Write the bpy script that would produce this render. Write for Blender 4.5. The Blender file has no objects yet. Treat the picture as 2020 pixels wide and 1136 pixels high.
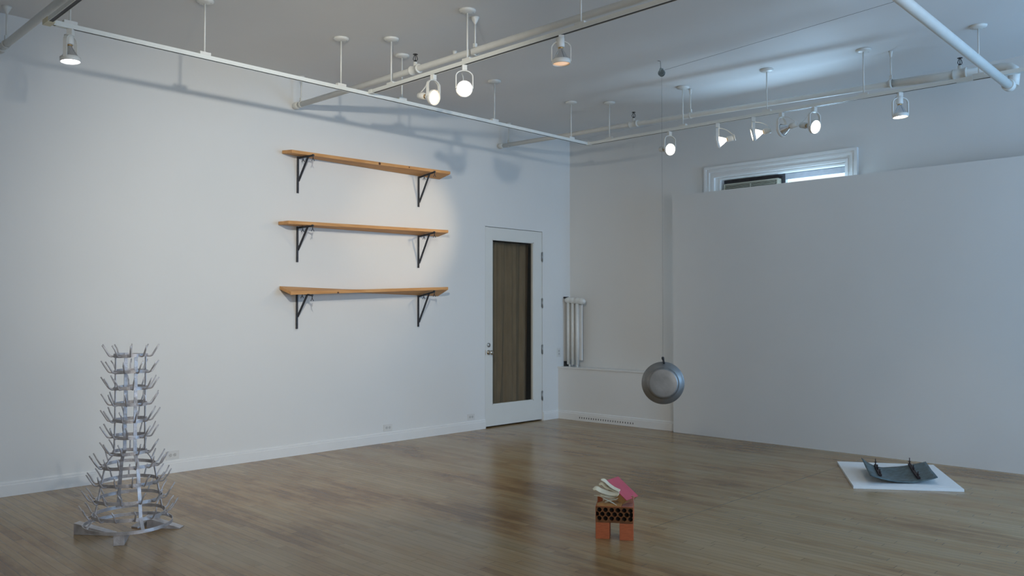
import bpy, math, random
from mathutils import Vector, Matrix
random.seed(7)
V = Vector
sc = bpy.context.scene
COL = sc.collection

# ------------------------------------------------------------------ camera
H = 1.45
cam_d = bpy.data.cameras.new('camera'); cam = bpy.data.objects.new('camera', cam_d); COL.objects.link(cam)
cam_d.sensor_width = 36.0; cam_d.lens = 36.0 * 1626.8 / 2020.0
cam_d.clip_start = 0.05; cam_d.clip_end = 200
cam.location = (0, 0, H)
YAW, PITCH = math.radians(44.425), math.radians(1.538)
fw = V((math.cos(YAW) * math.cos(PITCH), math.sin(YAW) * math.cos(PITCH), math.sin(PITCH)))
cam.rotation_euler = fw.to_track_quat('-Z', 'Y').to_euler()
sc.camera = cam
CR = V((math.sin(YAW), -math.cos(YAW), 0))          # picture right, on the ground
CF = V((math.cos(YAW), math.sin(YAW), 0))           # away from the camera, on the ground
UP = V((0, 0, 1))

# ------------------------------------------------------------------ world, exposure
sc.view_settings.view_transform = 'Standard'
sc.view_settings.look = 'None'
sc.view_settings.gamma = 1.0
sc.view_settings.use_curve_mapping = False
sc.view_settings.exposure = 0.0
w = bpy.data.worlds.new('daylight'); sc.world = w; w.use_nodes = True
bg = w.node_tree.nodes['Background']
bg.inputs['Color'].default_value = (0.86, 0.92, 1.0, 1); bg.inputs['Strength'].default_value = 1.4

def area(name, loc, aim, sx, sy, power, color):
    l = bpy.data.lights.new(name, 'AREA'); l.shape = 'RECTANGLE'; l.size = sx; l.size_y = sy
    l.energy = power; l.color = color
    o = bpy.data.objects.new(name, l); COL.objects.link(o); o.location = loc
    o.rotation_euler = (V(aim)).to_track_quat('-Z', 'Y').to_euler()
    return o
BLUE = (0.24, 0.56, 1.0)
# daylight outside the windows of the wall to the right and behind the camera
area('daylight_right_window', (6.95, -2.72, 1.95), (0.08, 1, 0.22), 2.3, 2.2, 178, BLUE)
area('daylight_rear_window', (1.6, -2.72, 1.95), (0, 1, 0.05), 2.4, 2.0, 80, (1.0, 0.96, 0.90))
# light thrown up from below outside the back window
area('daylight_back_window', (10.0, 3.9, 1.9), (-0.83, 0, 0.58), 2.2, 1.1, 400, (0.42, 0.68, 1.0))

# ------------------------------------------------------------------ materials
def new_mat(name):
    m = bpy.data.materials.new(name); m.use_nodes = True
    nt = m.node_tree; b = nt.nodes['Principled BSDF']
    return m, nt, b
def N(nt, t, **k):
    n = nt.nodes.new(t)
    for a, v in k.items():
        if a in n.inputs: n.inputs[a].default_value = v
        else: setattr(n, a, v)
    return n
def simple(name, col, rough=0.5, metal=0.0, var=0.06, scale=20.0, bump=0.0, bscale=60.0, spec=0.5, stretch=(1, 1, 1)):
    m, nt, b = new_mat(name)
    tc = N(nt, 'ShaderNodeTexCoord'); mp = N(nt, 'ShaderNodeMapping'); mp.inputs['Scale'].default_value = stretch
    nt.links.new(tc.outputs['Object'], mp.inputs[0])
    nz = N(nt, 'ShaderNodeTexNoise'); nz.inputs['Scale'].default_value = scale; nz.inputs['Detail'].default_value = 4
    nt.links.new(mp.outputs[0], nz.inputs['Vector'])
    cr = N(nt, 'ShaderNodeValToRGB')
    cr.color_ramp.elements[0].position = 0.3; cr.color_ramp.elements[1].position = 0.7
    cr.color_ramp.elements[0].color = tuple(max(0, c * (1 - var)) for c in col) + (1,)
    cr.color_ramp.elements[1].color = tuple(min(1, c * (1 + var)) for c in col) + (1,)
    nt.links.new(nz.outputs['Fac'], cr.inputs[0]); nt.links.new(cr.outputs[0], b.inputs['Base Color'])
    b.inputs['Roughness'].default_value = rough; b.inputs['Metallic'].default_value = metal
    b.inputs['Specular IOR Level'].default_value = spec
    if bump:
        n2 = N(nt, 'ShaderNodeTexNoise'); n2.inputs['Scale'].default_value = bscale; n2.inputs['Detail'].default_value = 5
        nt.links.new(mp.outputs[0], n2.inputs['Vector'])
        bp = N(nt, 'ShaderNodeBump'); bp.inputs['Strength'].default_value = bump; bp.inputs['Distance'].default_value = 0.01
        nt.links.new(n2.outputs['Fac'], bp.inputs['Height']); nt.links.new(bp.outputs[0], b.inputs['Normal'])
    return m
def emit(name, col, strength):
    m, nt, b = new_mat(name)
    b.inputs['Base Color'].default_value = (0.8, 0.8, 0.8, 1)
    lw = N(nt, 'ShaderNodeTexNoise'); lw.inputs['Scale'].default_value = 30
    cr = N(nt, 'ShaderNodeValToRGB')
    cr.color_ramp.elements[0].color = tuple(c * 0.9 for c in col) + (1,); cr.color_ramp.elements[1].color = tuple(col) + (1,)
    nt.links.new(lw.outputs['Fac'], cr.inputs[0]); nt.links.new(cr.outputs[0], b.inputs['Emission Color'])
    b.inputs['Emission Strength'].default_value = strength
    return m
M = {}
M['wall'] = simple('wall_paint', (0.72, 0.72, 0.70), 0.75, var=0.015, scale=1.2, bump=0.06, bscale=25, spec=0.2)
M['ceiling'] = simple('ceiling_paint', (0.76, 0.76, 0.75), 0.6, var=0.02, scale=0.9, bump=0.25, bscale=3.0, spec=0.3)
M['trim'] = simple('trim_gloss_paint', (0.76, 0.76, 0.74), 0.35, var=0.015, scale=4, bump=0.03)
M['door'] = simple('door_paint', (0.70, 0.70, 0.66), 0.4, var=0.015, scale=4)
M['pipe'] = simple('painted_pipe', (0.70, 0.70, 0.66), 0.4, var=0.03, scale=12, bump=0.05)
M['track'] = simple('track_enamel', (0.74, 0.76, 0.72), 0.35, var=0.02)
M['slot'] = simple('track_slot_dark', (0.03, 0.03, 0.035), 0.5)
M['fixture'] = simple('fixture_enamel', (0.72, 0.72, 0.68), 0.4, var=0.02)
M['fixture_cream'] = simple('fixture_cream_enamel', (0.66, 0.60, 0.40), 0.4, var=0.02)
M['silver'] = simple('bulb_mirror', (0.75, 0.76, 0.78), 0.15, 0.9, var=0.05)
M['brass'] = simple('brass', (0.65, 0.42, 0.18), 0.3, 1.0)
M['black'] = simple('black_metal', (0.025, 0.025, 0.028), 0.5, 0.3, var=0.3, scale=40)
M['iron'] = simple('dark_iron', (0.055, 0.06, 0.07), 0.5, 0.5, var=0.3, scale=30, bump=0.1)
M['steel'] = simple('hinge_steel', (0.45, 0.46, 0.46), 0.35, 0.9)
M['nickel'] = simple('knob_nickel', (0.55, 0.52, 0.46), 0.2, 1.0)
M['alu_cast'] = simple('cast_aluminium', (0.54, 0.53, 0.55), 0.44, 0.5, var=0.26, scale=14, bump=0.35, bscale=45)
M['alu_pan'] = simple('pan_aluminium', (0.25, 0.25, 0.245), 0.40, 0.62, var=0.14, scale=7, bump=0.08, bscale=30)
M['plastic'] = simple('white_plastic', (0.66, 0.65, 0.62), 0.4, var=0.02)
M['outlet_face'] = simple('outlet_face_plastic', (0.55, 0.54, 0.51), 0.4, var=0.02)
M['lead'] = simple('lead_sheet', (0.085, 0.125, 0.135), 0.55, 0.25, var=0.4, scale=11, bump=0.3, bscale=18, stretch=(1, 2.5, 1))
M['lead_edge'] = simple('lead_edge', (0.12, 0.19, 0.18), 0.5, 0.1, var=0.3, scale=20)
M['rust'] = simple('rusty_iron', (0.030, 0.018, 0.018), 0.7, 0.3, var=0.5, scale=50, bump=0.3)
M['brick'] = simple('terracotta', (0.42, 0.115, 0.045), 0.8, var=0.15, scale=30, bump=0.2, bscale=120, stretch=(1, 1, 6))
M['brick_brown'] = simple('glazed_brown_clay', (0.15, 0.058, 0.018), 0.55, var=0.3, scale=25, bump=0.15)
M['clay_pale'] = simple('pale_clay', (0.42, 0.20, 0.16), 0.8, var=0.15, scale=30, bump=0.2)
M['clay_tan'] = simple('tan_clay', (0.36, 0.20, 0.075), 0.75, var=0.15, scale=22, bump=0.2)
M['hole'] = simple('brick_hole_dark', (0.008, 0.007, 0.007), 0.9)
M['pink'] = simple('pink_glaze', (0.46, 0.075, 0.105), 0.6, var=0.08, scale=14, bump=0.1)
M['cream'] = simple('cream_porcelain', (0.62, 0.60, 0.47), 0.5, var=0.08, scale=18, bump=0.1)
M['plinth'] = simple('plinth_paint', (0.78, 0.80, 0.80), 0.6, var=0.015, scale=5)
M['cable'] = simple('cable_steel', (0.25, 0.25, 0.25), 0.5, 0.7)
M['galv'] = simple('pulley_galvanised', (0.24, 0.28, 0.28), 0.45, 0.6, var=0.2)
M['curtain'] = simple('olive_curtain', (0.215, 0.162, 0.105), 0.9, var=0.12, scale=3, stretch=(6, 1, 1), bump=0.1, bscale=200, spec=0.1)
M['closet'] = simple('dark_store_paint', (0.06, 0.06, 0.055), 0.9)
M['ac'] = simple('ac_casing', (0.36, 0.34, 0.27), 0.5, var=0.04)
M['ac_dark'] = simple('ac_grille_dark', (0.05, 0.045, 0.035), 0.6)
M['blind'] = simple('grey_blind_fabric', (0.30, 0.30, 0.32), 0.8)
M['frame_dark'] = simple('dark_window_frame', (0.03, 0.03, 0.035), 0.4)
M['lens_hot'] = emit('lens_glow', (1.0, 0.90, 0.74), 7.0)
M['lens_mid'] = emit('lens_glow_warm', (1.0, 0.72, 0.46), 1.25)
M['lens_dim'] = emit('lens_glow_amber', (0.95, 0.55, 0.28), 0.75)
M['lens_cold'] = emit('lens_glow_cold', (0.93, 0.90, 1.0), 9.0)
M['cone_hot'] = emit('bulb_side_glow', (1.0, 0.88, 0.70), 2.2)
M['lens_off'] = simple('lens_unlit', (0.45, 0.48, 0.50), 0.15, 0.3)

def glass_mat(name, tint, rough=0.02):
    m, nt, b = new_mat(name)
    tr = N(nt, 'ShaderNodeBsdfTransparent'); tr.inputs[0].default_value = tint
    gl = N(nt, 'ShaderNodeBsdfGlossy'); gl.inputs['Roughness'].default_value = rough
    fr = N(nt, 'ShaderNodeFresnel'); fr.inputs[0].default_value = 1.45
    mx = N(nt, 'ShaderNodeMixShader')
    ge = N(nt, 'ShaderNodeNewGeometry'); sb = N(nt, 'ShaderNodeMath'); sb.operation = 'SUBTRACT'; sb.inputs[0].default_value = 1.0
    nt.links.new(ge.outputs['Backfacing'], sb.inputs[1]); mu = N(nt, 'ShaderNodeMath'); mu.operation = 'MULTIPLY'
    nt.links.new(fr.outputs[0], mu.inputs[0]); nt.links.new(sb.outputs[0], mu.inputs[1])
    nt.links.new(mu.outputs[0], mx.inputs[0]); nt.links.new(tr.outputs[0], mx.inputs[1]); nt.links.new(gl.outputs[0], mx.inputs[2])
    nt.links.new(mx.outputs[0], nt.nodes['Material Output'].inputs[0])
    return m
M['glass'] = glass_mat('clear_glass', (0.92, 0.92, 0.90, 1))

def wood_mat(name, c1, c2, knots=()):
    m, nt, b = new_mat(name)
    tc = N(nt, 'ShaderNodeTexCoord'); mp = N(nt, 'ShaderNodeMapping'); mp.inputs['Scale'].default_value = (1.6, 16, 16)
    nt.links.new(tc.outputs['Object'], mp.inputs[0])
    nz = N(nt, 'ShaderNodeTexNoise'); nz.inputs['Scale'].default_value = 2.2; nz.inputs['Detail'].default_value = 6; nz.inputs['Distortion'].default_value = 0.6
    nt.links.new(mp.outputs[0], nz.inputs['Vector'])
    cr = N(nt, 'ShaderNodeValToRGB')
    cr.color_ramp.elements[0].position = 0.3; cr.color_ramp.elements[1].position = 0.72
    cr.color_ramp.elements[0].color = c2 + (1,); cr.color_ramp.elements[1].color = c1 + (1,)
    nt.links.new(nz.outputs['Fac'], cr.inputs[0])
    last = cr.outputs[0]
    for k in knots:
        sep = N(nt, 'ShaderNodeVectorMath'); sep.operation = 'DISTANCE'
        nt.links.new(tc.outputs['Object'], sep.inputs[0]); sep.inputs[1].default_value = k[:3]
        r = N(nt, 'ShaderNodeMapRange'); r.inputs['From Min'].default_value = k[3] * 0.6; r.inputs['From Max'].default_value = k[3] * 1.2
        nt.links.new(sep.outputs['Value'], r.inputs['Value'])
        mx = N(nt, 'ShaderNodeMixRGB'); mx.inputs[1].default_value = (0.07, 0.022, 0.008, 1)
        nt.links.new(r.outputs[0], mx.inputs[0]); nt.links.new(last, mx.inputs[2]); last = mx.outputs[0]
    nt.links.new(last, b.inputs['Base Color'])
    b.inputs['Roughness'].default_value = 0.6; b.inputs['Specular IOR Level'].default_value = 0.3
    return m

def floor_mat():
    m, nt, b = new_mat('strip_wood_floor')
    L = nt.links.new
    tc = N(nt, 'ShaderNodeTexCoord'); sp = N(nt, 'ShaderNodeSeparateXYZ'); L(tc.outputs['Object'], sp.inputs[0])
    def math_(op, a, bval=None, c=None):
        n = N(nt, 'ShaderNodeMath'); n.operation = op
        for i, v in enumerate((a, bval, c)):
            if v is None: continue
            if isinstance(v, (int, float)): n.inputs[i].default_value = v
            else: L(v, n.inputs[i])
        return n.outputs[0]
    X, Y = sp.outputs[0], sp.outputs[1]
    W = 0.057
    xi = math_('FLOOR', math_('DIVIDE', X, W))
    fx = math_('FRACT', math_('DIVIDE', X, W))
    # each strip gets its own offset and board length
    wn = N(nt, 'ShaderNodeTexWhiteNoise'); wn.noise_dimensions = '1D'; L(xi, wn.inputs['W'])
    yo = math_('ADD', math_('DIVIDE', Y, 0.95), math_('MULTIPLY', wn.outputs['Value'], 7.3))
    yi = math_('FLOOR', yo); fy = math_('FRACT', yo)
    cb = N(nt, 'ShaderNodeCombineXYZ'); L(xi, cb.inputs[0]); L(yi, cb.inputs[1])
    wb = N(nt, 'ShaderNodeTexWhiteNoise'); wb.noise_dimensions = '2D'; L(cb.outputs[0], wb.inputs['Vector'])
    # grain
    g = N(nt, 'ShaderNodeCombineXYZ'); L(math_('MULTIPLY', X, 60), g.inputs[0]); L(math_('ADD', math_('MULTIPLY', Y, 3.0), math_('MULTIPLY', wb.outputs['Value'], 30)), g.inputs[1])
    gn = N(nt, 'ShaderNodeTexNoise'); gn.inputs['Scale'].default_value = 1.0; gn.inputs['Detail'].default_value = 5; L(g.outputs[0], gn.inputs['Vector'])
    # worn areas, long along the boards
    wv = N(nt, 'ShaderNodeCombineXYZ'); L(math_('MULTIPLY', X, 2.6), wv.inputs[0]); L(math_('MULTIPLY', Y, 0.8), wv.inputs[1])
    wr = N(nt, 'ShaderNodeTexNoise'); wr.inputs['Scale'].default_value = 0.75; wr.inputs['Detail'].default_value = 6; wr.inputs['Roughness'].default_value = 0.62; L(wv.outputs[0], wr.inputs['Vector'])
    wear = math_('ADD', wr.outputs['Fac'], math_('MULTIPLY', math_('SUBTRACT', wb.outputs['Value'], 0.5), 0.07))
    cr = N(nt, 'ShaderNodeValToRGB'); e = cr.color_ramp.elements
    e[0].position = 0.37; e[0].color = (0.215, 0.118, 0.045, 1)
    e[1].position = 0.66; e[1].color = (0.350, 0.255, 0.140, 1)
    q = e.new(0.46); q.color = (0.312, 0.195, 0.086, 1)
    q = e.new(0.55); q.color = (0.335, 0.232, 0.116, 1)
    L(wear, cr.inputs[0])
    bri = math_('ADD', 0.93, math_('MULTIPLY', wb.outputs['Value'], 0.16))
    bri = math_('MULTIPLY', bri, math_('ADD', 0.76, math_('MULTIPLY', gn.outputs['Fac'], 0.48)))
    # seams
    gap = math_('MULTIPLY', math_('GREATER_THAN', fx, 0.040), math_('GREATER_THAN', fy, 0.0035))
    seam = math_('GREATER_THAN', math_('ABSOLUTE', math_('SUBTRACT', Y, 3.215)), 0.003)
    seamx = math_('LESS_THAN', X, 4.6)
    seam = math_('MAXIMUM', seam, seamx)
    line = math_('MULTIPLY', gap, seam)
    bri = math_('MULTIPLY', bri, math_('ADD', 0.40, math_('MULTIPLY', line, 0.60)))
    mx = N(nt, 'ShaderNodeVectorMath'); mx.operation = 'SCALE'; L(cr.outputs[0], mx.inputs[0]); L(bri, mx.inputs['Scale'])
    L(mx.outputs[0], b.inputs['Base Color'])
    rr = math_('ADD', 0.20, math_('MULTIPLY', gn.outputs['Fac'], 0.10))
    L(rr, b.inputs['Roughness'])
    b.inputs['Specular IOR Level'].default_value = 0.36
    bp = N(nt, 'ShaderNodeBump'); bp.inputs['Strength'].default_value = 0.12; bp.inputs['Distance'].default_value = 0.002
    L(math_('ADD', line, math_('MULTIPLY', gn.outputs['Fac'], 0.35)), bp.inputs['Height']); L(bp.outputs[0], b.inputs['Normal'])
    return m
M['floor'] = floor_mat()

# ------------------------------------------------------------------ mesh helpers
class MB:
    """collects shapes in room coordinates and links them as one mesh"""
    def __init__(s): s.v = []; s.f = []; s.sm = []
    def add(s, vs, fs, smooth=False):
        n = len(s.v); s.v += [V(p) for p in vs]; s.f += [tuple(i + n for i in f) for f in fs]; s.sm += [smooth] * len(fs); return s
    def box(s, lo, hi):
        (a, b, c), (d, e, g) = lo, hi
        return s.add([(a, b, c), (d, b, c), (d, e, c), (a, e, c), (a, b, g), (d, b, g), (d, e, g), (a, e, g)],
                     [(0, 3, 2, 1), (4, 5, 6, 7), (0, 1, 5, 4), (1, 2, 6, 5), (2, 3, 7, 6), (3, 0, 4, 7)])
    def obox(s, c, ax, ay, az, hx, hy, hz):
        c, ax, ay, az = V(c), V(ax).normalized(), V(ay).normalized(), V(az).normalized()
        P = [c + ax * (hx * i) + ay * (hy * j) + az * (hz * k) for k in (-1, 1) for j in (-1, 1) for i in (-1, 1)]
        return s.add(P, [(0, 2, 3, 1), (4, 5, 7, 6), (0, 1, 5, 4), (1, 3, 7, 5), (3, 2, 6, 7), (2, 0, 4, 6)])
    def prism(s, poly, ex):
        n = len(poly); ex = V(ex); P = [V(p) for p in poly]
        return s.add(P + [p + ex for p in P], [tuple(range(n))[::-1], tuple(range(n, 2 * n))] + [(i, (i + 1) % n, n + (i + 1) % n, n + i) for i in range(n)])
    def tube(s, path, r, seg=12, caps=True, closed=False):
        P = [V(p) for p in path]; n = len(P); rings = []
        R = r if isinstance(r, (list, tuple)) else [r] * n
        up = None; vs = []
        for i in range(n):
            if closed: t = (P[(i + 1) % n] - P[i - 1]).normalized()
            else: t = (P[min(i + 1, n - 1)] - P[max(i - 1, 0)]).normalized()
            if up is None:
                a = V((0, 0, 1)) if abs(t.z) < 0.9 else V((1, 0, 0))
                up = (a - t * a.dot(t)).normalized()
            else: up = (up - t * up.dot(t)).normalized()
            sd = t.cross(up)
            vs += [P[i] + (up * math.cos(2 * math.pi * k / seg) + sd * math.sin(2 * math.pi * k / seg)) * R[i] for k in range(seg)]
        fs = []
        for i in range(n if closed else n - 1):
            a, b = i * seg, ((i + 1) % n) * seg
            fs += [(a + k, a + (k + 1) % seg, b + (k + 1) % seg, b + k) for k in range(seg)]
        s.add(vs, fs, True)
        if caps and not closed:
            m = len(s.v) - len(vs)
            s.f += [tuple(m + k for k in range(seg))[::-1], tuple(m + (n - 1) * seg + k for k in range(seg))]; s.sm += [False, False]
        return s
    def lathe(s, prof, c, axis, seg=32, smooth=True, caps=True):
        c, t = V(c), V(axis).normalized(); a = V((0, 0, 1)) if abs(t.z) < 0.9 else V((1, 0, 0))
        u = (a - t * a.dot(t)).normalized(); w_ = t.cross(u); vs = []
        for r, h in prof:
            vs += [c + t * h + (u * math.cos(2 * math.pi * k / seg) + w_ * math.sin(2 * math.pi * k / seg)) * r for k in range(seg)]
        fs = []
        for i in range(len(prof) - 1):
            fs += [(i * seg + k, i * seg + (k + 1) % seg, (i + 1) * seg + (k + 1) % seg, (i + 1) * seg + k) for k in range(seg)]
        s.add(vs, fs, smooth)
        if caps:
            m = len(s.v) - len(vs)
            s.f += [tuple(m + k for k in range(seg))[::-1], tuple(m + (len(prof) - 1) * seg + k for k in range(seg))]; s.sm += [False, False]
        return s
    def ribbon(s, path, wdir, hw, th):
        """flat strip along path; wdir = width direction, hw half width, th thickness"""
        P = [V(p) for p in path]; n = len(P); vs = []
        for i in range(n):
            t = (P[min(i + 1, n - 1)] - P[max(i - 1, 0)]).normalized()
            wd = V(wdir[i]) if isinstance(wdir, list) else V(wdir)
            wd = (wd - t * wd.dot(t)).normalized(); nn = t.cross(wd)
            h = hw[i] if isinstance(hw, (list, tuple)) else hw
            vs += [P[i] + wd * h + nn * th / 2, P[i] - wd * h + nn * th / 2, P[i] - wd * h - nn * th / 2, P[i] + wd * h - nn * th / 2]
        fs = [(3, 2, 1, 0)]
        for i in range(n - 1):
            a, b = 4 * i, 4 * i + 4
            fs += [(a + k, a + (k + 1) % 4, b + (k + 1) % 4, b + k) for k in range(4)]
        m = 4 * (n - 1); fs.append((m, m + 1, m + 2, m + 3))
        return s.add(vs, fs)
    def grid(s, pts, th, nrm=None):
        """pts[i][j] surface points, thickened downward by th"""
        n, m = len(pts), len(pts[0]); off = V(nrm) * th if nrm else V((0, 0, -th))
        top = [V(p) for r in pts for p in r]; bot = [p + off for p in top]; k = n * m; fs = []
        for i in range(n - 1):
            for j in range(m - 1):
                a, b, c, d = i * m + j, i * m + j + 1, (i + 1) * m + j + 1, (i + 1) * m + j
                fs += [(a, b, c, d), (k + d, k + c, k + b, k + a)]
        for j in range(m - 1):
            fs += [(j, k + j, k + j + 1, j + 1)]; a = (n - 1) * m + j; fs += [(a + 1, k + a + 1, k + a, a)]
        for i in range(n - 1):
            a, b = i * m, (i + 1) * m; fs += [(b, k + b, k + a, a)]
            a, b = a + m - 1, b + m - 1; fs += [(a, k + a, k + b, b)]
        return s.add(top + bot, fs)
    def build(s, name, mat, parent=None, origin=None, bevel=0.0, smooth_angle=None):
        base = V(parent.matrix_world.translation) if parent else V((0, 0, 0))
        if parent:                                       # parents carry no rotation while building
            base = V(parent.location) + (V(parent.parent.location) if parent.parent else V((0, 0, 0)))
        o0 = V(origin) if origin is not None else base
        me = bpy.data.meshes.new(name)
        me.from_pydata([tuple(p - o0) for p in s.v], [], s.f)
        for p, q in zip(me.polygons, s.sm): p.use_smooth = q
        me.update()
        import bmesh
        bm = bmesh.new(); bm.from_mesh(me); bmesh.ops.recalc_face_normals(bm, faces=bm.faces); bm.to_mesh(me); bm.free()
        ms = mat if isinstance(mat, (list, tuple)) else [mat]
        for q in ms: me.materials.append(M[q] if isinstance(q, str) else q)
        o = bpy.data.objects.new(name, me); COL.objects.link(o)
        if parent: o.parent = parent; o.location = o0 - base
        else: o.location = o0
        if bevel:
            b = o.modifiers.new('bevel', 'BEVEL'); b.width = bevel; b.segments = 2; b.limit_method = 'ANGLE'; b.angle_limit = math.radians(40)
        return o
def thing(name, loc, label, cat, group=None):
    o = bpy.data.objects.new(name, None); COL.objects.link(o); o.location = loc; o.empty_display_size = 0.1
    o['label'] = label; o['category'] = cat
    if group: o['group'] = group
    return o
def tag(o, label, cat, group=None):
    o['label'] = label; o['category'] = cat
    if group: o['group'] = group
    return o
def struct(o): o['kind'] = 'structure'; return o

# ------------------------------------------------------------------ the room
YL = 7.345; XB = 8.63; ZC = 3.78; X0 = -2.5; Y0 = -2.5; T = 0.12
DX0, DX1, DZ = 7.022, 8.066, 2.487                       # door opening in the left wall
struct(MB().box((X0 - T, Y0 - T, -0.1), (XB + T, YL + T, 0)).build('floor', 'floor'))
struct(MB().box((X0 - T, Y0 - T, ZC), (XB + T, YL + T, ZC + 0.1)).build('ceiling', 'ceiling'))
wl = MB(); wl.box((X0 - T, YL, 0), (DX0, YL + T, ZC)); wl.box((DX1, YL, 0), (XB + T, YL + T, ZC)); wl.box((DX0, YL, DZ), (DX1, YL + T, ZC))
struct(wl.build('wall_left', 'wall', origin=(0, YL, 0)))
WY0, WY1, WZ0, WZ1 = 3.53, 5.03, 1.10, 2.995             # window opening in the back wall
wb = MB(); wb.box((XB, Y0 - T, 0), (XB + T, WY0, ZC)); wb.box((XB, WY1, 0), (XB + T, YL, ZC))
wb.box((XB, WY0, 0), (XB + T, WY1, WZ0)); wb.box((XB, WY0, WZ1), (XB + T, WY1, ZC))
struct(wb.build('wall_back', 'wall', origin=(XB, 0, 0)))
# right wall with two windows the camera does not see
wr = MB(); segs = [(X0 - T, 0.3), (2.9, 5.7), (8.2, XB + T)]
for a, b in segs: wr.box((a, Y0 - T, 0), (b, Y0, ZC))
for a, b in ((0.3, 2.9), (5.7, 8.2)): wr.box((a, Y0 - T, 0), (b, Y0, 0.8)); wr.box((a, Y0 - T, 3.1), (b, Y0, ZC))
struct(wr.build('wall_right', 'wall', origin=(0, Y0, 0)))
struct(MB().box((X0 - T, Y0, 0), (X0, YL, ZC)).build('wall_front', 'wall', origin=(X0, 0, 0)))
# boxed-out lower part of the back wall with its ledge
p0, p1 = V((8.38, YL, 0)), V((8.60, 2.2, 0))
lo = MB(); lo.prism([p0, p1, (XB, 2.2, 0), (XB, YL, 0)], (0, 0, 0.675))
struct(lo.build('wall_back_lower', 'wall', origin=p0))
lg = MB(); d = V((-0.014, 0, 0)); lg.prism([p0 + d + V((0, 0, .675)), p1 + d + V((0, 0, .675)), (XB, 2.2, .675), (XB, YL, .675)], (0, 0, 0.018))
struct(lg.build('trim_ledge', 'trim', origin=p0))
# partition
struct(MB().box((8.39, 0.4, 0), (8.51 if False else 8.46, 5.53, 2.822)).build('wall_partition', 'wall', origin=(8.39, 0.4, 0)))
# baseboards
def baseboard(name, a, b, inward):
    a, b, n = V(a), V(b), V(inward).normalized()
    m = MB()
    prof = [(0.0, 0), (0.018, 0), (0.018, .085), (0.014, .09), (0.014, .104), (0.008, .112), (0.0, .114)]
    m.prism([a + n * x + UP * z for x, z in prof], b - a)
    return struct(m.build(name, 'trim', origin=a))
baseboard('baseboard_left', (X0, YL, 0), (7.018, YL, 0), (0, -1, 0))
baseboard('baseboard_left_corner', (8.072, YL, 0), (8.37, YL, 0), (0, -1, 0))
bn = V((p1 - p0).y, -(p1 - p0).x, 0) if False else V(((p1 - p0).y, -(p1 - p0).x, 0)).normalized()
if bn.x > 0: bn = -bn
bb = baseboard('baseboard_back', p0, p0 + (p1 - p0) * 0.42, bn)
# row of vent slots cut in the back baseboard
bd = (p1 - p0).normalized()
vent = MB(); q0 = None
def on_box(y): t = (y - p0.y) / (p1.y - p0.y); return p0 + (p1 - p0) * t
for i in range(23):
    y = 6.97 - i * (0.83 / 22); c = on_box(y) + bn * 0.0182 + V((0, 0, 0.040))
    vent.obox(c, bd, bn, UP, 0.005, 0.0012, 0.011)
vent.build('vent_slots', 'slot', parent=bb)

# ------------------------------------------------------------------ door
dr = bpy.data.objects.new('door_1', None); COL.objects.link(dr); dr.location = (DX0, YL, 0); struct(dr)
DF = YL + 0.003
a, b = DX0 + 0.004, DX1 - 0.006
ga, gb, gz0, gz1 = 7.146, 7.903, 0.275, 2.335
pn = MB()
for lo_, hi_ in (((a, DF, 0.018), (ga, DF + .045, DZ - .006)), ((gb, DF, 0.018), (b, DF + .045, DZ - .006)),
                 ((ga, DF, 0.018), (gb, DF + .045, gz0)), ((ga, DF, gz1), (gb, DF + .045, DZ - .006))): pn.box(lo_, hi_)
pn.build('door_panel', 'door', dr)
st = MB(); t_ = 0.012
for lo_, hi_ in (((ga, DF + .004, gz0), (ga + t_, DF + .04, gz1)), ((gb - t_, DF + .004, gz0), (gb, DF + .04, gz1)),
                 ((ga, DF + .004, gz0), (gb, DF + .04, gz0 + t_)), ((ga, DF + .004, gz1 - t_), (gb, DF + .04, gz1))): st.box(lo_, hi_)
st.build('glazing_bead', 'door', dr)
MB().box((ga + .004, DF + .02, gz0 + .004), (gb - .004, DF + .026, gz1 - .004)).build('glass_pane', 'glass', dr)
kb = MB(); kb.lathe([(.030, 0), (.030, .006), (.012, .010), (.010, .035), (.024, .042), (.029, .055), (.024, .068), (.008, .072)], (7.083, DF, .928), (0, -1, 0), 24)
kb.build('door_knob', 'nickel', dr)
db = MB(); db.lathe([(.026, 0), (.026, .010), (.022, .014), (.012, .014), (.011, .018)], (7.083, DF, 1.019), (0, -1, 0), 24)
db.build('deadbolt', 'steel', dr)
MB().box((7.024, DF - .002, .90), (7.030, DF + .001, .96)).build('latch_plate', 'brass', dr)
for z in (2.155, 1.545, 0.935, 0.327):
    h = MB(); h.tube([(8.063, YL - .007, z - .062), (8.063, YL - .007, z + .062)], .0075, 10)
    h.box((8.045, YL - .002, z - .058), (8.080, YL + .0015, z + .058)); h.tube([(8.063, YL - .007, z - .07), (8.063, YL - .007, z - .062)], .005, 8)
    h.build('hinge', 'steel', dr)
# shadow line casing above and beside the door: thin painted stop
cs = MB(); cs.box((DX0 - .012, YL - .004, DZ + .006), (DX1 + .012, YL, DZ + .012)); struct(cs.build('trim_door_head', 'trim', origin=(DX0, YL, DZ)))
# dark store behind the door
stv = MB(); sx0, sx1, sy0, sy1 = 6.6, 8.7, YL + T + .01, 9.0
stv.box((sx0 - .05, sy0, 0), (sx0, sy1, 2.8)); stv.box((sx1, sy0, 0), (sx1 + .05, sy1, 2.8)); stv.box((sx0, sy1, 0), (sx1, sy1 + .05, 2.8)); stv.box((sx0, sy0, 2.8), (sx1, sy1, 2.85)); stv.box((sx0, YL + T, -.05), (sx1, sy1, 0))
struct(stv.build('wall_store_behind_door', 'closet', origin=(sx0, sy0, 0)))
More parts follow.
